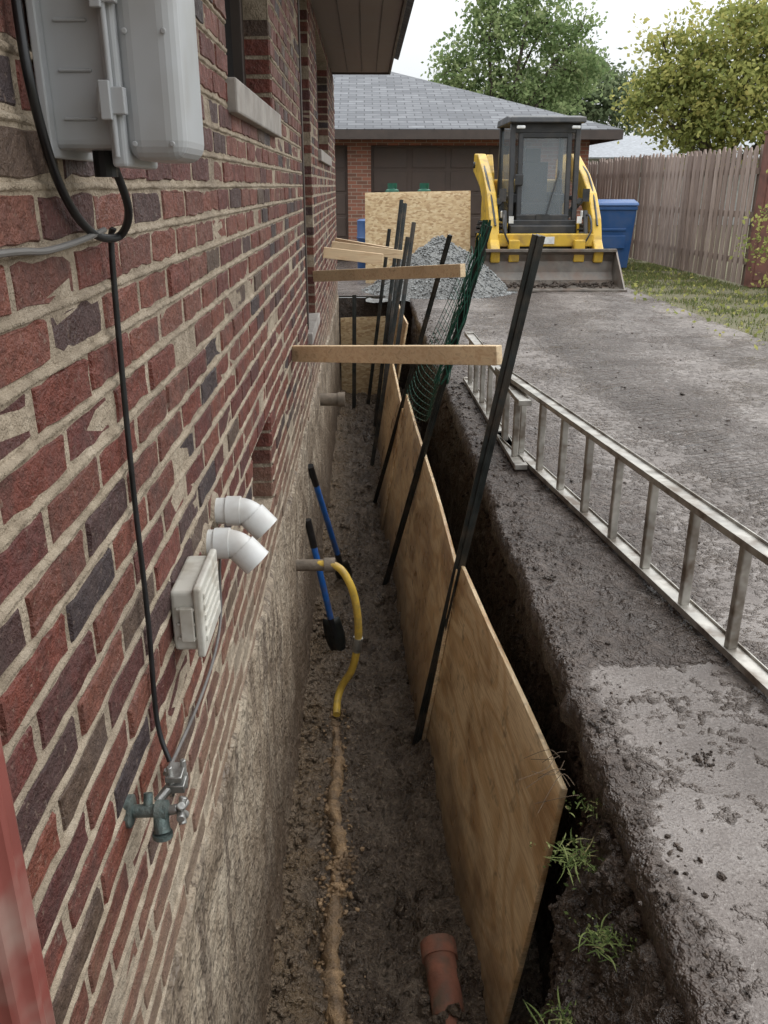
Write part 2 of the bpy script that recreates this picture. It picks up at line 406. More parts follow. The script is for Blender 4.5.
grid('trench_near_end',list(np.linspace(-.5,.75,30)),list(np.linspace(-1.4,-.01,30)),lambda x,z:(x,-1.15+.03*fn(x*4,z*4,2),z),SOILD,parent=trench)
pts=[];sz=[]
for i in range(3800):
    y=1.3+10*random.random()**1.8; x=random.uniform(-.34,.42)
    s=random.choice([.004,.006,.009,.013]) if random.random()<.94 else random.uniform(.02,.038)
    if y>5: s=max(s,.010)
    pts.append((x,y,zfloor(x,y)+s*.1)); sz.append(s)
for i in range(800):
    y=random.uniform(1.3,5); x=-.36+abs(random.gauss(0,.04)); s=random.uniform(.006,.03)
    pts.append((x,y,zfloor(x,y)+s*.3)); sz.append(s)
rocks('mud_clods',pts,sz,SOIL,parent=trench)
pts=[];sz=[]
for i in range(2200):
    y=random.uniform(.7,1.95); s=random.random()*.32
    p=soilw(s,y); r=random.choice([.003,.004,.006,.009]) if random.random()<.95 else .017; pts.append((p[0]-r*.3,p[1],p[2]+r*.2)); sz.append(r)
for i in range(500):
    y=random.uniform(1.9,8); s=random.random()*.3
    p=soilw(s,y); r=random.choice([.006,.010,.016]); pts.append((p[0]-r*.4,p[1],p[2])); sz.append(r)
rocks('bank_clods',pts,sz,SOILD,parent=trench,jag=.3)

# ------------------------------------------------------------- driveway
def edge(y): return ED+.022*fn(y*1.6,3,0,3)+.012*ns(y*9,1)+.008*ns(y*30,2)
def mudf(x,y):
    d=x-ED; m=.30+.32*fn(x*.9,y*.7,4,4)
    if y>2.3: m+=.62*(1-sstep(.30,.80,d))*(1-sstep(4.6,6.5,y))+.28*(1-sstep(.1,.4,d))
    else: m=.18+.30*fn(x*2,y*2,4,4)+.12*fn(x*7,y*7,1,3); m+=.75*(1-sstep(.01,.14+.12*ns(y*3,4),d))
    m+=.08*sstep(2.3,3.2,y)
    m+=.30*(sstep(1.5,1.8,x)*(1-sstep(2.3,2.6,x)))*sstep(2.5,5,y)
    if abs(y-2.3)<.02: m+=.3
    return max(0,min(1,m))
def trk(x,y):
    m=0
    for cx in(1.95,3.25): m=max(m,1-sstep(.13,.22,abs(x-cx-.05*math.sin(y*.7))))
    return m*sstep(2.3,3.5,y)
def dz(x,y):
    m=mudf(x,y); z=.018*m*(.4+fn(x*9,y*9,1,4))+.006*fn(x*2,y*2,6,2)
    for yj in(2.3,5.4,8.5,11.6):
        z-=.008*(1-sstep(.0,.02,abs(y-yj)))*(1-m)
    return z
cols=[-4,-3,-2,-1]+list(np.arange(0,1.0,.02))+list(np.arange(1.0,3.27,.045))
dy=list(np.arange(-1.2,.4,.06))+list(np.arange(.4,5,.018))+list(np.arange(5,17.6,.06))
def dfun(c,y):
    e=edge(y); c2=.022*ns(y*18,5)+.016*ns(y*45,2)
    if c==-4: return(e+.06,y,-.15)
    if c==-3: return(e+.004+c2,y,-.10+.025*ns(y*12,8))
    if c==-2: return(e-.004+c2*.9,y,-.05)
    if c==-1: return(e+.001+.012*ns(y*24,1)+.006*ns(y*60,3),y,-.010)
    return(e+.010+c,y,dz(e+c,y)-(.003 if c==0 else 0))
grid('driveway',cols,dy,dfun,DRIVE,{'mud':lambda c,y:mudf(ED+max(c,0),y) if c>=0 else (.98 if c<-1 else .6),'trk':lambda c,y:trk(ED+c,y)})
grid('driveway_apron',list(np.linspace(-6,.58,40)),list(np.linspace(TEND+.06,17.5,40)),lambda x,y:(x,y,.004+.01*ns(x*3,y*3)),DRIVE,{'mud':lambda x,y:.6,'trk':lambda x,y:0})
pts=[];sz=[]
for i in range(1700):
    y=1.0+9*random.random()**1.5; x=ED+.02+abs(random.gauss(0,.10)) if random.random()<.6 else random.uniform(.62,3.7)
    r=random.choice([.002,.003,.004,.006,.008]) if random.random()<.97 else .013
    if y<2.3 and (x>ED+.12 and random.random()<.8): continue
    pts.append((x,y,dz(x,y)+r*.2)); sz.append(r*(1 if y<4 else 1.7))
for x,y,r in[(.86,1.82,.014),(.885,1.835,.010),(1.13,1.95,.009),(.66,1.98,.012),(.65,2.6,.016),(.69,2.9,.016),(.67,3.2,.013),(.62,1.6,.014),(.61,1.35,.016),(.66,3.7,.02)]:
    for k in range(16): pts.append((x+random.gauss(0,r*1.2),y+random.gauss(0,r*1.2),dz(x,y)+r*.15)); sz.append(r*random.uniform(.2,.7))
rocks('dirt_clumps',pts,sz,SOILD,jag=.35,flat=.6)

# ------------------------------------------------------------- house
house=empty('brick_house')
HY0,HY1=-1.6,11.55
CH=.0677
Z0=-.09
holes=[(2.6,3.78,1.66,2.52),(5.5,6.4,.55,2.52),(7.4,9.5,1.66,2.52),(2.62,3.16,.23,.56)]
holes=[(a,b_,Z0+CH*round((c-Z0)/CH),Z0+CH*round((d-Z0)/CH)) for a,b_,c,d in holes]
bv=[];bf=[];ba=[];mb=B()
def brick(y0,y1,z0,z1,a):
    o=len(bv); n=6; P=[]
    for i in range(n+1): P.append((y0+(y1-y0)*i/n,z0,0,1))
    P.append((y1,(z0+z1)/2,-1,0))
    for i in range(n+1): P.append((y1-(y1-y0)*i/n,z1,0,-1))
    P.append((y0,(z0+z1)/2,1,0))
    k=len(P); cy,cz=(y0+y1)/2,(z0+z1)/2; off=random.gauss(0,.0016); tl=random.uniform(-.012,.012)
    for (y,z_,sy,sz_) in P:
        bv.append((WX-.10,y,z_))
    jit=[(random.gauss(0,.0014),random.gauss(0,.0017)) for _ in P]
    for (y,z_,_,_),(a1,a2) in zip(P,jit): bv.append((WX-.006,y+a1,z_+a2))
    for (y,z_,_,_),(a1,a2) in zip(P,jit):
        sy=1 if y<cy-.002 else -1; sz_=1 if z_<cz-.002 else(-1 if z_>cz+.002 else 0)
        iy=.005 if (abs(y-y0)<.001 or abs(y-y1)<.001) else 0
        bv.append((WX+off+tl*(y-cy)+random.gauss(0,.0006),y+a1+sy*iy,z_+a2+sz_*(.0035+abs(random.gauss(0,.0008)))))
    for r in(0,1):
        for i in range(k): j=(i+1)%k; bf.append((o+r*k+i,o+r*k+j,o+(r+1)*k+j,o+(r+1)*k+i))
    bf.append(tuple(o+2*k+i for i in range(k))); ba.extend([a]*(3*k))
rows=int((2.66-Z0)/CH)
for r in range(rows):
    z0=Z0+r*CH; zc=z0+CH/2
    iv=[(HY0,HY1)]
    for h in holes:
        if h[2]<zc<h[3]:
            nv=[]
            for a,b_ in iv:
                if h[0]>a and h[1]<b_: nv+=[(a,h[0]),(h[1],b_)]
                else: nv.append((a,b_))
            iv=nv
    for a,b_ in iv:
        mb.b2(WX-.099,WX-.0025,a+.004,b_-.004,z0,z0+CH)
        y=HY0-(.104 if r%2 else 0)+random.uniform(-.01,.01)
        while y<b_:
            l=.197+random.uniform(-.005,.005); s=max(y,a); e=min(y+l,b_)
            if e-s>.03: brick(s,e,z0+.0075+random.uniform(-.0015,.0015),z0+CH-.0068+random.uniform(-.0015,.0015),random.random())
            y+=l+.0135
me=bpy.data.meshes.new('brick_courses'); me.from_pydata(bv,[],bf); me.update(); me.materials.append(BRICK)
at=me.attributes.new('bc','FLOAT','POINT'); at.data.foreach_set('value',np.array(ba,dtype=np.float32))
link(bpy.data.objects.new('brick_courses',me),house)
obj('mortar',mb,MORTAR,house)
V=[];F=[]
for r in range(1,rows):
    z0=Z0+r*CH; ylist=np.arange(.3,5.4,.012); prev=None
    for y in ylist:
        inh=any(h[2]-.01<z0<h[3]+.01 and h[0]-.01<y<h[1]+.01 for h in holes)
        if inh: prev=None; continue
        d=.0012+.0034*max(-.5,fn(y*9,r*3.7,2,3)+.25); w=.0062+.003*ns(y*22,r*5.1)
        zc=z0+.0015*ns(y*11,r*2.3,4)
        ring=[(WX-.004,y,zc-w),(WX+d,y,zc-w*.45),(WX+d*1.1,y,zc+w*.4),(WX-.004,y,zc+w)]
        o=len(V); V+=ring
        if prev is not None:
            for k in range(3): F.append((prev+k,o+k,o+k+1,prev+k+1))
        prev=o
rawmesh('bed_joint_mortar',V,F,MORTAR,{},True,house)
def ftop(y): return .05+.06*fn(y*1.3,2,0,4)+.03*ns(y*9,3)+.012*ns(y*30,6)
def ff(y,s):
    z=-1.42+(ftop(y)+1.42)*s
    x=WX+.010+.014*fn(y*2,z*2,1)+.005*fn(y*12,z*12,4)+.03*sstep(.35,0,s)
    if s>.985: x=WX-.02
    return(x,y,z)
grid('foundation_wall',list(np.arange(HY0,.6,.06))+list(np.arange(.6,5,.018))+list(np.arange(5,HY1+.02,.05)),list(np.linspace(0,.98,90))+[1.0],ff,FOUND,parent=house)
b=B(); b.b2(-7,WX-.22,HY0+.05,HY1-.05,-1.4,2.64); obj('interior_core',b,TRIM,house)
b=B(); b.b2(-7,WX-.101,HY1-.1,HY1-.01,-1.4,2.64); obj('end_wall',b,MORTAR,house)
for k,(y0,y1,z0,z1) in enumerate(holes):
    fr=B(); xg=WX-.13; w=.05 if k!=3 else .03
    fr.b2(xg-.03,xg+.03,y0-.02,y0+w,z0,z1); fr.b2(xg-.03,xg+.03,y1-w,y1+.02,z0,z1)
    fr.b2(xg-.032,xg+.028,y0-.02,y1+.02,z1-w,z1+.02); fr.b2(xg-.032,xg+.028,y0-.02,y1+.02,z0-.02,z0+w)
    if k in(0,2): fr.b2(xg-.02,xg+.02,y0,y1,(z0+z1)/2-.02,(z0+z1)/2+.02)
    obj('frame',fr,TRIM,house,.004)
    g=B(); g.b2(xg-.016,xg-.01,y0,y1,z0,z1); obj('door' if k==1 else 'window',g,DOORB if k==1 else GLASS,house)
    if k in(0,2):
        s=B(); s.b2(WX-.1,WX+.028,y0-.05,y1+.06,z0-.085,z0+.002); obj('sill',s,SILL,house,.006)
    if k==1:
        s=B(); s.b2(WX-.1,WX+.03,y0-.03,y1+.03,z0-.07,z0+.002); obj('threshold',s,SILL,house,.006)
b=B(); b.b2(WX-.02,WX+.008,5.44,5.499,.55,2.6); obj('door_casing',b,TRIM,house,.003)
b=B(); b.b2(-7.4,.288,HY0-.5,11.35,2.662,2.68); obj('soffit',b,SOFF,house)
b=B(); b.b2(.29,.315,HY0-.5,11.37,2.64,2.83); b.b2(-7.4,.29,11.352,11.375,2.64,2.83); obj('fascia',b,TRIM,house,.004)
b=B(); b.add([(.42,-2.3,2.83),(.42,11.5,2.83),(-3.5,11.5,4.3),(-3.5,-2.3,4.3),(-7.6,-2.3,2.8),(-7.6,11.5,2.8)],[(0,1,2,3),(3,2,5,4)]); obj('roof',b,SHING,house,solid=.04)
b=B()
for x in(-.2,-.03,.14): b.b2(x,x+.006,-2,11.3,2.655,2.6625)
obj('soffit_grooves',b,TRIM,house)

# ------------------------------------------------------------- wall items
box=empty('utility_box')
b=B(); b.b2(WX+.004,WX+.084,1.085,1.21,1.44,1.80); obj('base_housing',b,UBOX,box,.01,seg=3)
b=B(); b.b2(WX+.09,WX+.163,1.075,1.22,1.427,1.82); obj('cover',b,UBOX,box,.022,seg=5)
b=B(); b.b2(WX+.078,WX+.096,1.068,1.225,1.42,1.83); obj('seam_flange',b,UBOX,box,.004)
b=B(); b.b2(WX+.002,WX+.012,1.068,1.235,1.43,1.84)
for z in(1.47,1.52,1.57,1.62,1.67): b.b2(WX+.024,WX+.062,1.0815,1.088,z,z+.004)
obj('back_flange',b,UBOX,box,.002)
b=B()
for z in(1.475,1.585): b.b2(WX+.072,WX+.102,1.056,1.07,z,z+.028); b.b2(WX+.076,WX+.088,1.050,1.058,z-.006,z+.034)
b.tube([(WX+.087,1.061,1.43),(WX+.087,1.061,1.75)],.0035,8)
for z in(1.445,1.56,1.68):
    for x in(.105,.148): b.tube([(WX+x,1.072,z),(WX+x,1.0745,z)],.0035,8)
obj('latch',b,UBOX,box,.0015)
b=B(); b.tube([(WX+.05,1.14,1.45),(WX+.05,1.14,1.41)],.014,12); obj('cable_gland',b,RUBBER,box)

cab=empty('black_cable')
cx=WX+.012
b=B(); b.tube(catmull([(cx,1.02,1.72),(cx,1.015,1.58),(cx+.005,1.012,1.49),(cx+.004,1.065,1.40),(cx+.004,1.16,1.345),(cx+.02,1.23,1.335),(cx+.045,1.2,1.37),(cx+.045,1.145,1.43)],10),.0055,10); obj('loop',b,RUBBER,cab,smooth=True)
b=B(); b.tube(catmull([(cx+.01,1.245,1.345),(cx+.002,1.25,1.30),(cx-.002,1.243,1.0),(cx,1.236,.75),(cx,1.222,.56),(cx+.02,1.2,.49)],10),.0043,10); obj('drop',b,RUBBER,cab,smooth=True)
b=B(); b.tube(catmull([(cx,.4,1.345),(cx,.87,1.338),(cx,1.0,1.332),(cx+.002,1.12,1.336),(cx+.01,1.2,1.345)]),.004,8); obj('grey_service_wire',b,GREYW,smooth=True)
b=B(); b.tube(catmull([(cx+.015,1.19,.48),(cx,1.24,.435),(cx,1.33,.415),(cx,1.53,.385),(cx,1.72,.38),(cx,1.84,.42),(cx,1.87,.52),(cx+.01,1.86,.62)]),.0035,8); obj('grey_drain_wire',b,GREYW,smooth=True)

hb=empty('hose_bib'); hy,hz=1.06,.505
b=B(); b.tube([(WX-.002,hy,hz),(WX+.006,hy,hz),(WX+.008,hy,hz)],[.025,.025,.020],24)
b.tube([(WX+.005,hy,hz),(WX+.04,hy,hz),(WX+.042,hy,hz),(WX+.06,hy,hz),(WX+.062,hy,hz)],[.010,.010,.016,.016,.010],16)
b.tube([(WX+.05,hy,hz),(WX+.052,hy-.012,hz-.015),(WX+.054,hy-.018,hz-.026)],[.012,.012,.013],14)
b.tube([(WX+.054,hy-.018,hz-.026),(WX+.054,hy-.019,hz-.033)],[.0155,.0155],14)
b.tube([(WX+.03,hy,hz),(WX+.03,hy+.012,hz+.024)],.007,10)
obj('valve_body',b,TEAL,hb,smooth=True)
b=B(); b.tube([(WX+.062,hy,hz),(WX+.076,hy,hz+.003)],.008,10)
for k in range(6):
    a=k*math.pi/3
    b.tube([(WX+.080,hy,hz),(WX+.084,hy+.020*math.cos(a),hz+.020*math.sin(a))],[.005,.007],8)
b.box((WX+.065,hy+.05,hz+.012),(.03,.035,.014)); b.box((WX+.065,hy+.05,hz+.032),(.026,.04,.01)); b.tube([(WX+.058,hy+.04,hz-.005),(WX+.058,hy+.04,hz+.05)],.005,8); b.tube([(WX+.075,hy+.06,hz-.005),(WX+.075,hy+.06,hz+.048)],.005,8)
b.tube([(WX+.04,hy+.02,hz),(WX+.065,hy+.05,hz+.02),(WX+.05,hy+.1,hz+.0)],.008,8)
obj('ground_clamp',b,GALV,hb,.0015,smooth=True)

ds=empty('downspout')
prof=[]
for k in range(40):
    a=2*math.pi*k/40; r=.036+.0022*(1 if (k//2)%2 else -1); prof.append((WX+.046+r*math.cos(a),.55+r*math.sin(a)))
b=B(); b.prism(prof,.12,2.62,'Z'); obj('pipe',b,REDP,ds,smooth=True)
b=B(); b.b2(WX-.003,WX+.09,.505,.595,1.9,1.93); obj('strap',b,REDP,ds,.003)

vc=empty('vent_cover')
b=B(); b.b2(WX+.002,WX+.05,1.42,1.59,.575,.70); obj('body',b,VENT,vc,.008,seg=3)
b=B(); b.b2(WX+.047,WX+.062,1.41,1.60,.565,.71); obj('face_plate',b,VENT,vc,.005,seg=3)
b=B()
for k in range(5):
    z=.590+.022*k; b.b2(WX+.060,WX+.0655,1.43,1.58,z,z+.012)
b.b2(WX+.02,WX+.045,1.408,1.42,.60,.67)
for z in(.605,.635,.665): b.box((WX+.03,1.416,z),(.035,.008,.006))
obj('louvres',b,VENT,vc,.002)
for nm,y,z,l in(('pvc_vent_pipe',1.93,.665,.10),('pvc_vent_pipe',1.80,.635,.085)):
    e=empty(nm)
    p=[(WX-.05,y,z),(WX+l*.6,y,z)]+[(WX+l*.6+.05*math.sin(a),y-.006*a,z-.05*(1-math.cos(a))) for a in np.linspace(.1,.85,8)]
    q=Vector(p[-1]); d=(q-Vector(p[-2])).normalized(); p.append(q+d*.035)
    b=B(); b.pipe(p,.032,.004,28); obj('pipe',b,PVC,e,smooth=True)
    b=B(); b.pipe([q-d*.012,q+d*.04],.036,.005,28); b.pipe([(WX+l*.6-.03,y,z),(WX+l*.6+.004,y,z)],.036,.005,28); obj('elbow_hub',b,PVC,e,smooth=True)
    b=B(); b.tube([(WX-.004,y,z),(WX+.006,y,z)],[.05,.043],24); obj('sealant',b,MORTAR,e)

for (y,z,l,r) in((3.92,-.39,.20,.030),(6.4,-.13,.20,.048)):
    e=empty('wall_pipe_stub'); b=B(); b.pipe([(WX-.05,y,z),(WX+l,y,z)],r,.008,20); obj('pipe',b,PIPEB,e,smooth=True)
    b=B(); b.pipe([(WX+l-.05,y,z),(WX+l+.005,y,z)],r+.008,.008,20); obj('collar',b,PIPEB,e,smooth=True)

yh=empty('yellow_hose')
hp=catmull([(-.30,3.92,-.385),(-.165,3.9,-.385),(-.10,3.87,-.45),(-.062,3.86,-.58),(-.052,3.87,-.78),(-.085,3.9,-.98),(-.14,3.93,-1.10),(-.167,3.90,-1.17),(-.17,3.80,-1.20)],10)
b=B(); b.tube(hp,.020,14); obj('hose',b,HOSEY,yh,smooth=True)
b=B(); b.tube([hp[41],hp[44]],.024,14); b.tube([hp[40],hp[41]],.027,6); obj('coupling',b,GALV,yh,smooth=True)
P=catmull([(-.17,3.86,-1.19),(-.17,3.75,-1.22),(-.165,3.46,-1.225),(-.15,3.15,-1.22),(-.125,2.85,-1.22),(-.14,2.6,-1.225),(-.142,2.34,-1.21),(-.11,2.06,-1.22),(-.08,1.7,-1.22),(-.1,1.2,-1.2)],24)
P=[Vector((p.x+.018*ns(p.y*3,9)+.008*ns(p.y*11,2),p.y,zfloor(p.x,p.y)*.6+.4*(TF+.01)+.012+.010*ns(p.y*5,1))) for p in P]
V=[];F=[]
for i,p in enumerate(P):
    w=.034+.020*ns(i*.17,2)+.010*ns(i*.7,5); hh=.026+.010*ns(i*.25,8)+.006*ns(i*.9,1)
    if p.y>3.6: w*=.75
    for k in range(13):
        a=math.pi*(k/12); j=1+.16*ns(i*.5,k*.6,4)
        V.append((p.x+w*math.cos(a)*j*(1.35 if k in(0,12) else 1),p.y,p.z-.022+hh*1.5*math.sin(a)*j-(.03 if k in(0,12) else 0)))
for i in range(len(P)-1):
    for k in range(12): F.append((i*13+k,(i+1)*13+k,(i+1)*13+k+1,i*13+k+1))
rawmesh('muddy_hose',V,F,HOSEM,{},True)
pts=[];sz=[]
for p in P:
    for k in range(5):
        s=random.uniform(.004,.016); pts.append((p.x+random.gauss(0,.035),p.y+random.gauss(0,.01),zfloor(p.x,p.y)+random.uniform(-.005,.02))); sz.append(s)
rocks('clay_ridge_lumps',pts,sz,HOSEM,jag=.3,parent=trench)

def shovel(top,bot,bs=1.0):
    e=empty('shovel'); top=Vector(top);bot=Vector(bot); d=(bot-top).normalized()
    b=B(); b.tube([top,top+(bot-top)*.8],.019,12); obj('handle',b,BLUE,e,smooth=True)
    b=B(); b.tube([top-d*.02,top+d*.16],.021,12); b.tube([top+(bot-top)*.70,top+(bot-top)*.84],.021,12); obj('grip',b,RUBBER,e,smooth=True)
    x=d.cross(Vector((0,1,0))).normalized(); n=x.cross(d).normalized(); s0=bot-d*.28
    vs=[];fs=[]
    for i in range(7):
        t=i/6; w=.085*bs*(1 if t<.5 else math.sqrt(max(.02,1-((t-.5)/.5)**2)))*(.85+.15*min(1,t*4))
        for j in range(7):
            u=j/6*2-1; vs.append(s0+d*.28*t+x*w*u+n*(.02*u*u-.01))
    for i in range(6):
        for j in range(6): fs.append((i*7+j,i*7+j+1,(i+1)*7+j+1,(i+1)*7+j))
    b=B(); b.add(vs,fs); obj('blade',b,METALD,e,smooth=True,solid=.004)
shovel((-.345,4.98,-.22),(-.155,5.62,-1.32),.7)
shovel((-.34,4.55,-.41),(-.18,4.62,-1.33),.7)

e=empty('clay_drain_pipe'); b=B(); b.pipe([(.275,1.86,-1.235),(.245,2.30,-1.175)],.056,.012,24); obj('pipe',b,CLAY,e,smooth=True)
b=B(); b.pipe([(.248,2.26,-1.185),(.2445,2.32,-1.17)],.065,.014,24); obj('collar',b,CLAY,e,smooth=True)
pts=[(.262+random.gauss(0,.05),1.93+random.gauss(0,.04),-1.20+random.uniform(-.02,.05)) for _ in range(50)]
rocks('pipe_backfill_lumps',pts,[random.uniform(.015,.04) for _ in pts],SOIL,parent=trench,jag=.3)

# ------------------------------------------------------------- shoring
def sheet(name,tn,tf,bn,bf_,mat,th=.018,warp=.012,seed=0):
    tn,tf,bn,bf_=map(Vector,(tn,tf,bn,bf_))
    n=24;m=12;V=[]
    nr=((tf-tn).cross(bn-tn)).normalized()
    for i in range(n+1):
        for j in range(m+1):
            u=i/n;v=j/m
            p=(tn*(1-u)+tf*u)*(1-v)+(bn*(1-u)+bf_*u)*v
            p=p+nr*(warp*ns(u*1.7+seed,v*1.3,seed))
            V.append(p)
    F=[(i*(m+1)+j,(i+1)*(m+1)+j,(i+1)*(m+1)+j+1,i*(m+1)+j+1) for i in range(n) for j in range(m)]
    b=B(); b.add(V,F); o=obj(name,b,mat,solid=th,smooth=True,bevel=.0015); return o
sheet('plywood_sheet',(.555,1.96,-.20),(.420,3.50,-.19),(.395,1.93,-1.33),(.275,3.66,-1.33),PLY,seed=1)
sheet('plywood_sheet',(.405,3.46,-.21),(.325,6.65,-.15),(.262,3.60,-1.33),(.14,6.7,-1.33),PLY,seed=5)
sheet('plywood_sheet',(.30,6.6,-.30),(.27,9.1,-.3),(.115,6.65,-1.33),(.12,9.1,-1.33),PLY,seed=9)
sheet('plywood_sheet',(-.34,11.55,-.25),(.26,11.5,-.22),(-.34,11.5,-1.3),(.26,11.45,-1.3),OSB,seed=3)
sheet('plywood_sheet',(.42,8.7,.1),(.36,10.9,.12),(.2,8.7,-1.3),(.2,10.9,-1.3),PLY,seed=4)
def post(p0,p1,w=.036,name='metal_post'):
    b=B(); b.beam(p0,p1,w,w*.22,up=(0,1,0)); b.beam(Vector(p0)+Vector((0,.008,0)),Vector(p1)+Vector((0,.008,0)),w*.25,w*.9,up=(0,1,0))
    d=Vector(p1)-Vector(p0)
    for k in range(int(d.length/.055)): 
        q=Vector(p0)+d*(k*.055/d.length); b.box(q-Vector((0,.006,0)),(.012,.007,.010))
    return obj(name,b,METALD,bevel=.0015)
post((.232,3.62,-1.32),(.64,3.28,1.23),.050)
post((.105,5.46,-1.32),(.635,4.6,1.21),.040)
post((.06,7.25,-1.32),(.59,6.2,1.08),.036)
post((.12,9.1,-1.3),(.44,9.9,1.22),.045)
post((.16,8.6,-1.3),(.50,9.2,1.05),.045)
post((.10,9.9,-1.3),(.42,10.4,1.25),.045)
post((-.16,10.6,-1.3),(-.14,10.7,.15),.05)
post((.02,11.0,-1.3),(.30,11.1,.9),.045)
post((.04,8.2,-1.3),(.40,8.4,.95),.04)
def brace(p0,p1,w=.04,h=.09):
    b=B(); b.beam(p0,p1,w,h); return obj('wood_brace',b,LUMBER,bevel=.003)
brace((WX+.006,4.27,.615),(.535,3.40,.765),.04,.078)
brace((WX+.006,6.35,.79),(.56,5.05,.945),.04,.075)
brace((WX+.006,7.7,.86),(.15,7.72,.80),.04,.09)
brace((WX+.006,10.9,.76),(.42,10.4,.66),.04,.09)
brace((WX+.006,9.6,.80),(.40,9.6,.70),.04,.09)
def netting():
    b=B()
    T2=Vector((.635,4.6,1.21));B2=Vector((.105,5.46,-1.32));T3=Vector((.59,6.2,1.08));B3=Vector((.06,7.25,-1.32))
    rnd=random.Random(3)
    for k in range(16):
        ph=rnd.random()*6.28; pts=[]
        for i in range(46):
            u=i/45; p=T2.lerp(B2,u*.36-.01); r=.018+.018*u+.008*math.sin(u*9+k)
            a=ph+u*(9 if k%2 else -8); pts.append(p+Vector((r*math.cos(a)-.012,r*math.sin(a),.0)))
        b.tube(pts,.0036,4,False)
    def P(u,v):
        a=T2.lerp(B2,.02+.40*u); c=T3.lerp(B3,.10+.42*u)
        p=a.lerp(c,v*(.25+.75*u)); p.x+=.06*math.sin(v*7+u*5)*v*(1-v)*2; p.z-=.14*math.sin(v*math.pi); return p
    nu,nv=24,18
    for i in range(nu+1): b.tube([P(i/nu,j/nv) for j in range(nv+1)],.002,4,False)
    for j in range(nv+1): b.tube([P(i/nu,j/nv) for i in range(nu+1)],.002,4,False)
    return obj('safety_netting',b,NET)
netting()

# ------------------------------------------------------------- ladders
def ladder(a,b_,wz=.37,z0=.035,shift=0):
    e=empty('extension_ladder'); a=Vector(a);b_=Vector(b_); d=(b_-a).normalized(); s=Vector((d.y,-d.x,0))
    for k,z in enumerate((z0,z0+wz)):
        b=B(); p0=Vector((a.x,a.y,z));p1=Vector((b_.x,b_.y,z))
        b.beam(p0,p1,.062,.005)
        for q in(-1,1): b.beam(p0+s*q*.031,p1+s*q*.031,.005,.024)
        obj('rail',b,ALU,e,bevel=.001)
        b=B()
        for q,dd in((p0,-d),(p1,d)): b.beam(q-dd*.03,q+dd*.012,.068,.03)
        obj('end_cap',b,ALU,e,bevel=.004)
    n=int((b_-a).length/.305); b=B()
    for i in range(n):
        p=a+d*(.18+.305*i); b.beam((p.x,p.y,z0),(p.x,p.y,z0+wz),.034,.028,up=d)
    obj('rungs',b,ALU,e,bevel=.006,seg=3)
    return e
ladder((1.30,1.25,0),(.78,4.88,0))
ladder((.80,4.2,0),(.765,6.35,0),.34)

# ------------------------------------------------------------- loader
sk=empty('skid_steer_loader',(2.66,14.2,0),R(0))
def wheel(x,y):
    b=B(); r=.42; pts=[];rs=[]
    for t,rr in((-.14,.30),(-.14,.37),(-.12,.405),(-.06,.42),(.06,.42),(.12,.405),(.14,.37),(.14,.30)): pts.append((x+t,y,r)); rs.append(rr)
    b.tube(pts,rs,32)
    for k in range(20):
        a=2*math.pi*k/20
        for sgn in(-1,1):
            c=Vector((x+sgn*.07,y+.425*math.cos(a+sgn*.07),r+.425*math.sin(a+sgn*.07)))
            b.box(c,(.13,.045,.05),Matrix.Rotation(a+sgn*.07,3,'X'))
    obj('tire',b,TIRE,sk,bevel=.004)
    b=B(); s=1 if x>0 else -1
    b.tube([(x+s*.10,y,r),(x+s*.145,y,r),(x+s*.145,y,r),(x+s*.12,y,r)],[.24,.25,.22,.10],24); obj('rim',b,YEL,sk,smooth=True)
for x in(-.66,.66):
    for y in(-.55,.55): wheel(x,y)
b=B(); b.b2(-.50,.50,-.85,1.1,.25,.85); b.b2(-.5,.5,-1.0,-.8,.35,.62); obj('chassis',b,BLK,sk,.02)
b=B(); b.b2(-.52,.52,.55,1.25,.55,1.5); obj('engine_hood',b,YEL,sk,.05,seg=3)
b=B()
for s in(-1,1):
    b.prism([(.45,.8),(1.25,.8),(1.2,1.8),(.85,1.88),(.6,1.6)],s*.56,s*.67)
    b.b2(min(s*.52,s*.56),max(s*.52,s*.56),-.8,.6,.6,.88)
obj('rear_uprights',b,YEL,sk,.015)
b=B()
for s in(-1,1):
    x0,x1=s*.69,s*.83
    b.prism([(1.16,1.90),(1.22,1.62),(.3,1.38),(-.45,1.00),(-.85,.62),(-1.02,.36),(-1.28,.34),(-1.30,.52),(-1.14,.66),(-1.0,.95),(-.62,1.30),(-.1,1.58),(.7,1.88)],min(x0,x1),max(x0,x1))
obj('lift_arms',b,YEL,sk,.02)
b=B()
for s in(-1,1):
    b.tube([(s*.62,.35,.95),(s*.62,-.45,1.18)],.05,14); b.tube([(s*.60,-.92,1.05),(s*.60,-1.1,.62)],.035,12)
    b.tube([(s*.56,1.0,1.72),(s*.86,1.0,1.72)],.05,14); b.tube([(s*.56,-1.17,.46),(s*.86,-1.17,.46)],.04,14)
    b.tube(catmull([(s*.76,.6,1.78),(s*.79,-.1,1.58),(s*.77,-.7,1.22),(s*.75,-1.1,.85)]),.016,8)
    b.tube(catmull([(s*.56,-.75,.9),(s*.62,-1.05,1.0),(s*.64,-1.2,.8),(s*.55,-1.2,.6)]),.014,8)
obj('hydraulics',b,BLK,sk,smooth=True)
b=B(); b.b2(-.70,.70,-1.14,-1.0,.56,.74); b.b2(-.56,-.40,-1.25,-1.05,.35,.66); b.b2(.40,.56,-1.25,-1.05,.35,.66); obj('crossbar',b,YEL,sk,.015)
b=B(); b.b2(-.12,.12,-1.149,-1.141,.60,.70); b.b2(-.54,-.47,-.99,-.975,.88,.98); b.b2(.47,.54,-.99,-.975,.88,.98); obj('decals',b,WHITE,sk)
b=B(); zt=2.26
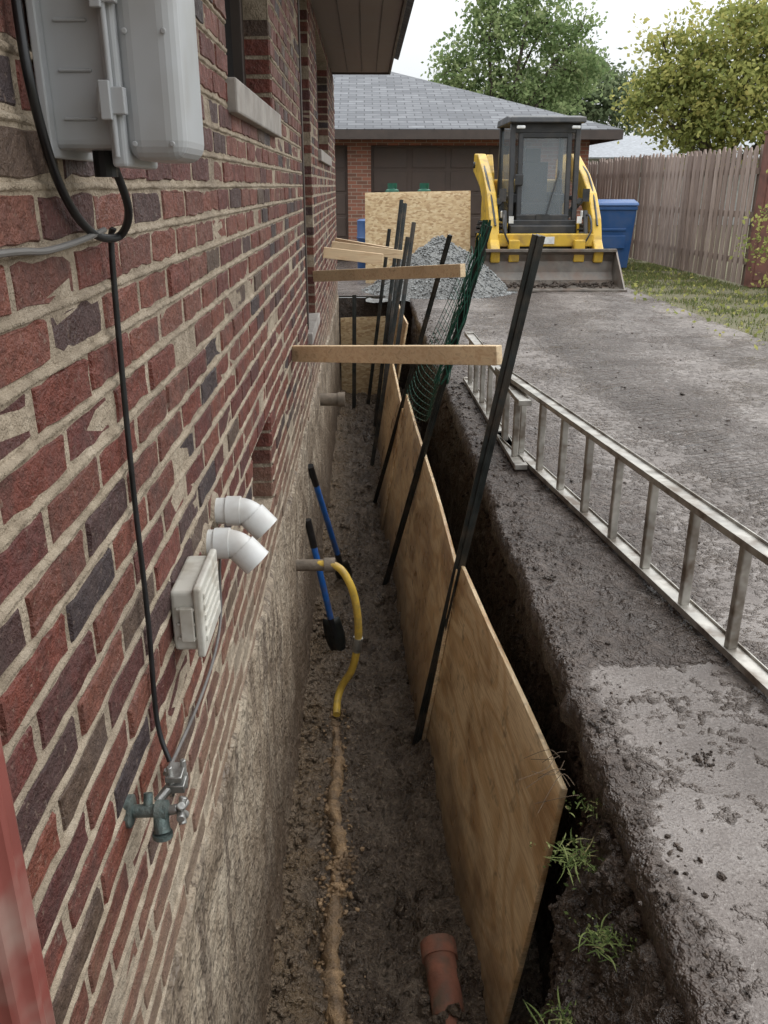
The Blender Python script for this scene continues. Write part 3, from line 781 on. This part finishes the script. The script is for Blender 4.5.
for x in(-.48,.48):
    b.beam((x,-.72,.8),(x,-.58,zt),.075,.08,up=(0,1,0)); b.beam((x,.5,.8),(x,.5,zt),.07,.07,up=(0,1,0)); b.b2(x-.035,x+.035,-.6,.5,1.2,1.26)
b.b2(-.51,.51,-.78,-.66,.78,.92); b.b2(-.5,.5,-.62,-.56,2.12,2.26)
b.b2(-.51,.51,.5,.56,.8,1.3)
obj('cab_frame',b,BLK,sk,.012)
b=B(); b.prism([(-.80,2.25),(-.78,2.33),(-.4,2.37),(.55,2.36),(.62,2.25)],-.55,.55); obj('cab_roof',b,BLK,sk,.02,seg=3)
b=B(); 
for x in(-.36,.36): b.beam((x,-.735,.9),(x,-.60,2.13),.075,.04,up=(0,1,0))
b.b2(-.40,.40,-.75,-.71,.9,1.0); b.b2(-.40,.40,-.62,-.585,2.05,2.13); b.b2(-.44,-.32,-.77,-.73,1.4,1.56)
obj('door_frame',b,BLK,sk,.02,seg=3)
b=B(); b.add([(-.36,-.722,.95),(.36,-.722,.95),(.36,-.60,2.11),(-.36,-.60,2.11)],[(0,1,2,3)])
for x in(-.48,.48): b.add([(x,-.6,.9),(x,.46,.9),(x,.46,2.2),(x,-.53,2.2)],[(0,1,2,3)])
b.add([(-.45,.53,1.3),(.45,.53,1.3),(.45,.53,2.2),(-.45,.53,2.2)],[(0,1,2,3)])
obj('cab_glass',b,CGL,sk)
b=B(); b.beam((.05,-.745,.97),(.22,-.69,1.6),.016,.012,up=(0,1,0)); b.b2(-.1,.1,-.77,-.73,.92,1.0)
for s in(-1,1):
    b.beam((s*.52,-.70,1.1),(s*.62,-.80,1.25),.015,.015,up=(0,1,0)); b.b2(s*.62-.05,s*.62+.05,-.82,-.80,1.18,1.36)
obj('wiper_and_mirrors',b,BLK,sk)
b=B(); b.b2(-.25,.25,-.1,.35,.9,1.15); b.b2(-.24,.24,.25,.42,1.1,1.75); b.b2(-.12,.12,.28,.40,1.75,1.95)
for s in(-1,1): b.b2(s*.34-.07,s*.34+.07,-.3,.35,1.15,1.28); b.tube([(s*.34,-.25,1.2),(s*.33,-.32,1.5)],.025,8)
obj('seat',b,BLK,sk,.03)
b=B()
for s in(-1,1): b.b2(s*.40-.06,s*.40+.06,-.83,-.79,2.17,2.21); b.b2(s*.60-.04,s*.60+.04,-.85,-.78,.95,1.05)
obj('work_lights',b,WHITE,sk,.01)
prof=[(-1.95,.02),(-1.7,.018),(-1.42,.03),(-1.29,.09),(-1.22,.2),(-1.20,.36),(-1.24,.46),(-1.32,.53)]
b=B(); vs=[(x,p[0],p[1]) for p in prof for x in(-1.0,1.0)]; b.add(vs,[(2*i,2*i+1,2*i+3,2*i+2) for i in range(len(prof)-1)]); obj('bucket_shell',b,BUCK,sk,solid=.022)
b=B()
for x in(-1.0,1.0): b.prism(prof,x-.012,x+.012)
b.b2(-1.02,1.02,-2.0,-1.86,.005,.032); b.b2(-1.0,1.0,-1.37,-1.29,.50,.54); obj('bucket_edges',b,BUCK,sk,.003)
pts=[(random.uniform(-.95,.95),random.uniform(-1.75,-1.3),random.uniform(.03,.07)) for _ in range(220)]
rocks('bucket_dirt',pts,[random.uniform(.01,.05) for _ in pts],SOILD,parent=sk)

# ------------------------------------------------------------- carts etc.
def cart(name,loc,mat,w=.72,h=1.12):
    e=empty(name,loc)
    b=B(); d=.7; b.add([(-w*.42,-d*.40,.05),(w*.42,-d*.40,.05),(w*.42,d*.40,.05),(-w*.42,d*.40,.05),(-w/2,-d/2,h),(w/2,-d/2,h),(w/2,d/2,h),(-w/2,d/2,h)],[(3,2,1,0),(4,5,6,7),(0,1,5,4),(1,2,6,5),(2,3,7,6),(3,0,4,7)])
    b.b2(-w*.51,w*.51,-d*.52,d*.52,h-.07,h-.01); b.b2(-w*.3,w*.3,-d*.485,-d*.44,h*.62,h*.66); b.b2(-w*.3,w*.3,-d*.49,-d*.46,h*.35,h*.55); obj('bin_body',b,mat,e,.02,seg=3)
    b=B(); b.prism([(-d*.55,h+.003),(-d*.5,h+.05),(-d*.1,h+.10),(d*.35,h+.09),(d*.55,h+.003)],-w*.53,w*.53); obj('lid',b,mat,e,.015,seg=3)
    b=B(); b.tube([(-w*.4,d*.62,h-.02),(w*.4,d*.62,h-.02)],.02,10); obj('handle',b,mat,e,smooth=True)
    b=B()
    for s in(-1,1): b.tube([(s*w*.40,d*.42,.13),(s*w*.5,d*.42,.13)],.13,18)
    obj('wheels',b,TIRE,e,smooth=True)
cart('recycling_cart',(4.28,15.7,0),BLUEP,.76,1.08)
for x in(.46,1.0):
    e=empty('green_gas_cylinder',(x,15.3,0)); b=B(); b.tube([(0,0,0),(0,0,1.25),(0,0,1.33),(0,0,1.37),(0,0,1.375),(0,0,1.42)],[.13,.13,.11,.05,.03,.03],20); obj('tank',b,GREENP,e,smooth=True)
    b=B(); b.pipe([(0,0,1.36),(0,0,1.44)],.08,.01,16); obj('collar',b,GREENP,e,smooth=True)
e=empty('blue_barrel',(.15,14.4,0)); b=B(); b.tube([(0,0,z) for z in(0,.02,.28,.3,.32,.6,.62,.64,.88,.9)],[.26,.28,.28,.295,.28,.28,.295,.28,.28,.25],24); obj('drum',b,BLUEP,e,smooth=True)
sheet('osb_sheet',(-.0,13.75,1.30),(1.62,13.9,1.33),(-.0,13.45,0),(1.62,13.6,0),OSB,seed=2,th=.015)
def gp(x,y):
    r=math.hypot((x-1.05)/1.0,(y-12.5)/1.05); return .78*max(0,1-r)**.8*(1-.15*fn(x*2,y*2,3))-.02+.03*fn(x*6,y*6,1)
gr=empty('gravel_pile')
grid('pile',list(np.arange(0,2.2,.05)),list(np.arange(11.4,13.6,.05)),lambda x,y:(x,y,gp(x,y)),GRAVELM,parent=gr)
pts=[]
for i in range(3000):
    a=random.random()*6.283; r=random.random()**.55*1.12; x=1.05+r*math.cos(a); y=12.5+r*math.sin(a)
    if y>13.4 or x<.62 and y<TEND+.1: continue
    pts.append((x,y,max(gp(x,y),.0)+.008))
rocks('stones',pts,[random.uniform(.010,.024) for _ in pts],GRAVEL,parent=gr)

# ------------------------------------------------------------- garage
ga=empty('garage')
GY=17.6
b=B(); b.b2(-8,-2.4,GY,GY+.2,0,2.28); b.b2(-.33,.12,GY-.01,GY+.2,0,2.28); b.b2(3.1,4.3,GY,GY+.2,0,2.28); b.b2(4.1,4.3,GY+.2,GY+8,0,2.28); b.b2(-2.4,3.1,GY+.02,GY+.2,2.12,2.28)
M=Mat('garage_brick_mat',.8); br=M.nt.nodes.new('ShaderNodeTexBrick'); sw=M.nt.nodes.new('ShaderNodeCombineXYZ'); o_=M.xyz(); M.L(sw.inputs[0],M.math('ADD',o_[0],o_[1])); M.L(sw.inputs[1],o_[2]); M.L(br.inputs['Vector'],sw.outputs[0])
br.inputs['Scale'].default_value=1; br.inputs['Brick Width'].default_value=.21; br.inputs['Row Height'].default_value=.0677; br.inputs['Mortar Size'].default_value=.006
br.inputs['Color1'].default_value=(.34,.13,.08,1); br.inputs['Color2'].default_value=(.19,.09,.06,1); br.inputs['Mortar'].default_value=(.34,.28,.22,1); M.set('Base Color',br.outputs['Color'])
obj('brick_walls',b,M.m,ga)
for x0,x1 in((-2.4,-.33),(.12,3.1)):
    b=B(); b.b2(x0,x1,GY+.10,GY+.14,0,2.12); n=4
    for r in range(5):
        for c_ in range(n):
            w=(x1-x0)/n; b.b2(x0+w*c_+.05,x0+w*(c_+1)-.05,GY+.085,GY+.10,.04+.42*r,.04+.42*r+.36)
    obj('garage_door',b,DOORB,ga,.01)
b=B(); EZ=2.36; RZ=3.78
e0=(-9,GY-.55,EZ); e1=(4.75,GY-.55,EZ); r1=(.55,GY+3.65,RZ); r0=(-9,GY+3.65,RZ); k1=(4.75,GY+7.85,EZ); k0=(-9,GY+7.85,EZ)
b.add([e0,e1,r1,r0,k1,k0],[(0,1,2,3),(1,4,2),(3,2,4,5)]); obj('hip_roof',b,SHING,ga,solid=.03)
b=B(); b.b2(-9,4.77,GY-.57,GY-.54,EZ-.16,EZ+.0); b.b2(4.74,4.77,GY-.54,GY+7.8,EZ-.16,EZ-.002); obj('fascia',b,TRIM,ga)
b=B(); b.b2(-9,4.73,GY-.535,GY+.01,EZ-.14,EZ-.12); obj('soffit',b,TRIM,ga)
nh=empty('neighbour_house')
b=B(); b.b2(5,20,34,42,0,2.4); obj('walls',b,STONEW,nh)
b=B(); b.add([(4.6,33.5,2.35),(20.5,33.5,2.35),(20.5,38,3.3),(6.5,38,3.3),(4.6,42.5,2.35),(20.5,42.5,2.35)],[(0,1,2,3),(3,2,5,4),(0,3,4)]); obj('roof',b,simple('light_roof_mat',(.30,.31,.33),.8),nh,solid=.05)

# ------------------------------------------------------------- fence
fe=empty('wooden_fence'); b=B(); rl=B()
y=13.0
while y<27:
    x=5.6-.04*(y-13.0); h=1.95+random.uniform(-.03,.03); w=.135
    a=random.random(); tl=random.gauss(0,.008)
    poly=[(y,.03),(y+w,.03),(y+w+tl,h-.07),(y+w-.05+tl,h),(y+.05+tl,h),(y+tl,h-.07)]
    n0=len(b.v); b.prism(poly,x-.01+random.gauss(0,.004),x+.009); b.a[n0:]=[a]*(len(b.v)-n0)
    y+=w+.045
for z in(.35,1.0,1.6): rl.beam((5.635,13.0,z),(5.075,27,z),.04,.09)
for y in np.arange(13,27,2.4): rl.b2(5.66-.04*(y-13),5.75-.04*(y-13),y,y+.09,0,1.95)
obj('pickets',b,FENCE,fe); obj('rails',rl,FENCE,fe)
e=empty('fence_end_post'); b=B(); b.b2(5.64,5.95,12.75,12.95,0,2.08); b.b2(5.62,5.97,12.73,12.97,2.081,2.12); b.b2(5.68,5.91,12.735,12.748,.1,1.98)
obj('post',b,simple('redwood_post_mat',(.15,.065,.05),.75,0,.3,8,.4,.004),e,.01)
e=empty('wooden_fence_return'); b=B()
x=5.98
while x<12:
    n0=len(b.v); b.b2(x,x+.135,12.9,12.92,.03,1.9+random.uniform(-.02,.02)); b.a[n0:]=[random.random()]*8; x+=.155
obj('pickets',b,FENCE,e)

# ------------------------------------------------------------- foliage
def leaves(name,centers,per,spread,size,mat,parent=None,aspect=.6):
    C=np.repeat(centers[:,:3],per,axis=0); n=len(C); sp=np.repeat(centers[:,3] if centers.shape[1]>3 else np.ones(len(centers)),per)
    P=C+rng.normal(size=(n,3))*spread*sp[:,None]*np.array([1,1,.75])
    u=rng.normal(size=(n,3)); u/=np.linalg.norm(u,axis=1)[:,None]
    w=rng.normal(size=(n,3)); w-=u*(w*u).sum(1)[:,None]; w/=np.linalg.norm(w,axis=1)[:,None]
    s=size*rng.uniform(.5,1.3,n)[:,None]
    V=np.stack([P-u*s,P+w*s*aspect,P+u*s,P-w*s*aspect],1).reshape(-1,3)
    F=np.arange(4*n).reshape(-1,4)
    base=np.repeat(rng.uniform(0,.75,len(centers)),per); lc=np.clip(base+rng.normal(0,.14,n),0,1)
    return rawmesh(name,V,F,mat,{'lc':np.repeat(lc,4)},False,parent)
def tree(name,base,lobes,mat,nclump,per,size,spread,tr=.25):
    e=empty(name); base=Vector(base); b=B()
    ctr=Vector((sum(l[0] for l in lobes)/len(lobes),sum(l[1] for l in lobes)/len(lobes),min(l[2] for l in lobes)))
    fork=base.lerp(ctr,.55); fork.x=base.x
    b.tube([base,base.lerp(fork,.5)+Vector((.06,.04,0)),fork],[tr,tr*.8,tr*.7],12)
    cl=[]
    tot=sum(l[3]**2 for l in lobes)
    for l in lobes:
        c=Vector(l[:3]); r=l[3]
        mid=fork.lerp(c,.5)+Vector((random.gauss(0,.3),random.gauss(0,.3),.3))
        b.tube(catmull([fork,mid,c],4),[tr*.55*(1-i/9*.85) for i in range(9)],8)
        nc=int(nclump*r*r/tot)
        for k in range(nc):
            d=Vector((random.gauss(0,1),random.gauss(0,1),random.gauss(0,1))).normalized(); q=c+Vector((d.x,d.y,d.z*.85))*r*(random.random()**.45)*random.uniform(.8,1.25)
            cl.append((q.x,q.y,q.z,random.uniform(.6,1.4)))
            if k%4==0: b.tube([c,c.lerp(q,.5)+Vector((0,0,.1)),q],[tr*.14,tr*.09,tr*.03],5,False)
    obj('trunk',b,BARK,e,smooth=True)
    leaves('foliage',np.array(cl),per,spread,size,mat,e)
tree('green_tree',(5.6,38.5,0),[(5.3,38.5,7.1,1.5),(7.2,38.6,7.4,1.5),(3.7,38.3,5.7,1.1),(8.3,38.2,5.7,1.3),(5.8,38.6,5.2,1.5),(4.0,38.3,4.4,1.2),(7.4,38.3,4.4,1.3),(6.6,38.4,8.7,.9),(2.9,38.5,4.8,.6),(5.0,38.5,8.4,.6),(8.6,38,7.2,.6)],LEAFG,500,34,.10,.27,.2)
tree('yellow_tree',(11.6,30,0),[(10.8,30,5.4,1.4),(12.8,30,5.6,1.6),(9.8,29.8,4.6,1.2),(12.0,29.6,4.2,1.7),(14.8,30,4.9,1.6),(10.2,29.7,3.5,1.2),(13.6,29.6,3.3,1.5),(9.0,30,3.9,.9),(12.0,30,6.5,.9),(14,30,6.4,.7),(9.4,30,5.6,.6),(11.2,30,3.0,1.2)],LEAFY,680,36,.09,.26,.18)
tree('dark_tree',(9.0,44,0),[(8.4,44,5.2,1.5),(10.2,44,6.2,1.4),(9.6,44,4.2,1.6),(11.6,44,5.0,1.7)],LEAFD,300,34,.12,.3)
cl=[]
for i in range(420):
    x=random.uniform(-4,40); cl.append((x,56+random.uniform(-2,2),random.uniform(.5,4.0+1.2*math.sin(x*.7)+.8*math.sin(x*1.9)),random.uniform(.8,1.6)))
leaves('background_trees',np.array(cl),40,.45,.22,LEAFD)
e=empty('yellow_shrub'); b=B(); cl=[]
for k in range(12):
    a=random.random()*6.28; q=Vector((5.52+.42*math.cos(a)*random.random(),11.3+.4*math.sin(a),random.uniform(.8,1.7)))
    b.tube([(5.6,11.3,0),(5.6+(q.x-5.6)*.4,11.3,q.z*.5),q],[.018,.012,.005],6,False)
    for j in range(6): cl.append((q.x+random.gauss(0,.17),q.y+random.gauss(0,.15),q.z-random.random()*.9,1))
obj('stems',b,BARK,e); leaves('leaves',np.array(cl),26,.09,.032,LEAFY,e)
def blades(name,n,fpos,hmin,hmax,w,mat,parent=None):
    P=np.array([fpos() for _ in range(n)]); h=rng.uniform(hmin,hmax,n); a=rng.uniform(0,6.28,n); le=rng.normal(0,.35,(n,2))*h[:,None]
    dx=np.cos(a)*w; dy_=np.sin(a)*w; V=np.zeros((n,3,3)); V[:,0]=P; V[:,1]=P; V[:,2]=P
    V[:,0,0]-=dx;V[:,0,1]-=dy_;V[:,1,0]+=dx;V[:,1,1]+=dy_;V[:,2,0]+=le[:,0];V[:,2,1]+=le[:,1];V[:,2,2]+=h
    return rawmesh(name,V.reshape(-1,3),np.arange(3*n).reshape(-1,3),mat,{'lc':np.repeat(rng.uniform(0,1,n),3)},False,parent)
def gpos():
    while True:
        y=random.uniform(6,17) if random.random()<.8 else random.uniform(17,30); x=random.uniform(3.8,5.6 if y>13 else 8)
        if ns(x*2,y*2)+random.gauss(0,.25)>.0 and not(x<4.0 and random.random()<.7): return(x,y,-.012)
blades('grass',30000,gpos,.02,.06,.006,GRASSM)
cl=np.array([(random.uniform(3.5,5.4),random.uniform(7,16),.02,1) for _ in range(500)]); leaves('fallen_leaves',cl,1,.01,.035,LEAFY)
def weed(x,y,z,n,s,name='weeds'):
    e=empty(name); b=B(); V=[];F=[]
    for k in range(n):
        a=random.random()*6.28; l=random.uniform(.3,1)*s; dr=Vector((math.cos(a),math.sin(a),0)); sd_=Vector((-dr.y,dr.x,0))
        q0=Vector((x+random.gauss(0,.022),y+random.gauss(0,.022),z-.01)); up=random.uniform(.2,.7)
        o=len(V); m=5; cu=random.gauss(0,.35)
        for i in range(m+1):
            t=i/m; p=q0+dr*l*t*.8+sd_*cu*l*t*t+Vector((0,0,l*(up*t-.75*up*t*t))); w=.0017*math.sin(math.pi*(.12+.86*t))+.0003
            V+=[p-sd_*w,p+sd_*w]
        for i in range(m): F.append((o+2*i,o+2*i+1,o+2*i+3,o+2*i+2))
    rawmesh('blades',V,F,WEEDM,{'lc':np.repeat(rng.uniform(0,1,n),2*(m+1))},True,e)
    cl=[(x+random.gauss(0,s*.4),y+random.gauss(0,s*.4),z+random.uniform(.0,.25)*s,1) for _ in range(n)]
    leaves('leaves',np.array(cl),3,.007,.006,WEEDM,e,.5)
weed(.50,1.62,-.12,46,.09); weed(.515,1.38,-.13,40,.085); weed(.40,1.28,-.26,34,.08); weed(.56,1.75,-.08,14,.05)
b=B()
for k in range(9):
    x,y=.545+random.gauss(0,.015),1.86+random.gauss(0,.05); b.tube(catmull([(x,y,-.075),(x-.03,y+random.gauss(0,.03),-.075+random.gauss(0,.012)),(x-.06-random.random()*.05,y+random.gauss(0,.06),-.12)],5),.0009,5,False)
obj('exposed_roots',b,ROOT)

# ------------------------------------------------------------- bicycle
bk=empty('bicycle',(4.02,7.7,0),R(12))
def torus(b,c,Rr,r,n=40):
    b.tube([(c[0]+Rr*math.cos(2*math.pi*k/n),c[1],c[2]+Rr*math.sin(2*math.pi*k/n)) for k in range(n+1)],r,8,False)
b=B(); torus(b,(0,0,.34),.32,.024); torus(b,(1.05,0,.34),.32,.024); obj('tires',b,TIRE,bk,smooth=True)
b=B()
for cx_ in(0,1.05):
    torus(b,(cx_,0,.34),.295,.009)
    for k in range(18):
        a=2*math.pi*k/18; b.tube([(cx_,.02*(1 if k%2 else -1),.34),(cx_+.29*math.cos(a),0,.34+.29*math.sin(a))],.0015,4,False)
obj('rims',b,GALV,bk)
b=B(); T=lambda *p,r=.016:b.tube(list(p),r,8)
T((0,0,.34),(-.12,0,.82),(-.15,0,.98)); T((-.12,0,.85),(.62,0,.82)); T((-.12,0,.78),(.52,0,.3)); T((.52,0,.3),(.64,0,.95)); T((.52,0,.3),(1.05,0,.34),r=.01); T((.62,0,.8),(1.05,0,.34),r=.01)
T((-.15,0,.98),(-.22,0,1.12)); b.tube(catmull([(-.14,.3,1.12),(-.30,.2,1.15),(-.22,0,1.12),(-.30,-.2,1.15),(-.14,-.3,1.12)]),.014,8); b.box((.66,0,.98),(.26,.13,.05)); obj('frame',b,BLK,bk,smooth=True)

# ------------------------------------------------------------- world/light/camera
w=bpy.data.worlds.new('World'); scene.world=w; w.use_nodes=True; nt=w.node_tree; bg=nt.nodes['Background']
sky=nt.nodes.new('ShaderNodeTexSky'); sky.sky_type='NISHITA'; sky.sun_disc=False; sky.sun_elevation=R(48); sky.sun_rotation=R(60); sky.dust_density=6; sky.air_density=1.0
hs=nt.nodes.new('ShaderNodeHueSaturation'); hs.inputs['Saturation'].default_value=.12
mx=nt.nodes.new('ShaderNodeMix'); mx.data_type='RGBA'; mx.inputs[0].default_value=.8
tc=nt.nodes.new('ShaderNodeTexCoord'); sp=nt.nodes.new('ShaderNodeSeparateXYZ'); nt.links.new(tc.outputs['Generated'],sp.inputs[0])
cr=nt.nodes.new('ShaderNodeMapRange'); nt.links.new(sp.outputs[2],cr.inputs['Value']); cr.inputs['From Min'].default_value=.05; cr.inputs['From Max'].default_value=1; cr.inputs['To Min'].default_value=6.4; cr.inputs['To Max'].default_value=23
cc=nt.nodes.new('ShaderNodeCombineColor'); 
for k,f in enumerate((.965,1.0,1.03)):
    m=nt.nodes.new('ShaderNodeMath'); m.operation='MULTIPLY'; nt.links.new(cr.outputs[0],m.inputs[0]); m.inputs[1].default_value=f; nt.links.new(m.outputs[0],cc.inputs[k])
nt.links.new(sky.outputs[0],hs.inputs['Color']); nt.links.new(hs.outputs[0],mx.inputs[6]); nt.links.new(cc.outputs[0],mx.inputs[7]); nt.links.new(mx.outputs[2],bg.inputs[0]); bg.inputs[1].default_value=.15
sd=bpy.data.lights.new('sun','SUN'); sd.energy=.6; sd.angle=R(60); sd.color=(1,.98,.95); so=bpy.data.objects.new('sun',sd); link(so)
dirn=Vector((math.sin(R(60))*math.cos(R(48)),math.cos(R(60))*math.cos(R(48)),math.sin(R(48))))
so.rotation_euler=dirn.to_track_quat('Z','Y').to_euler()
cd=bpy.data.cameras.new('camera'); co=bpy.data.objects.new('camera',cd); link(co)
co.location=(0,0,1.4); co.rotation_euler=(R(69),0,R(-1.2)); cd.sensor_fit='VERTICAL'; cd.sensor_height=36; cd.lens=29.88; cd.clip_start=.02; cd.clip_end=1000
scene.camera=co
scene.view_settings.view_transform='Standard'; scene.view_settings.look='None'; scene.view_settings.exposure=0
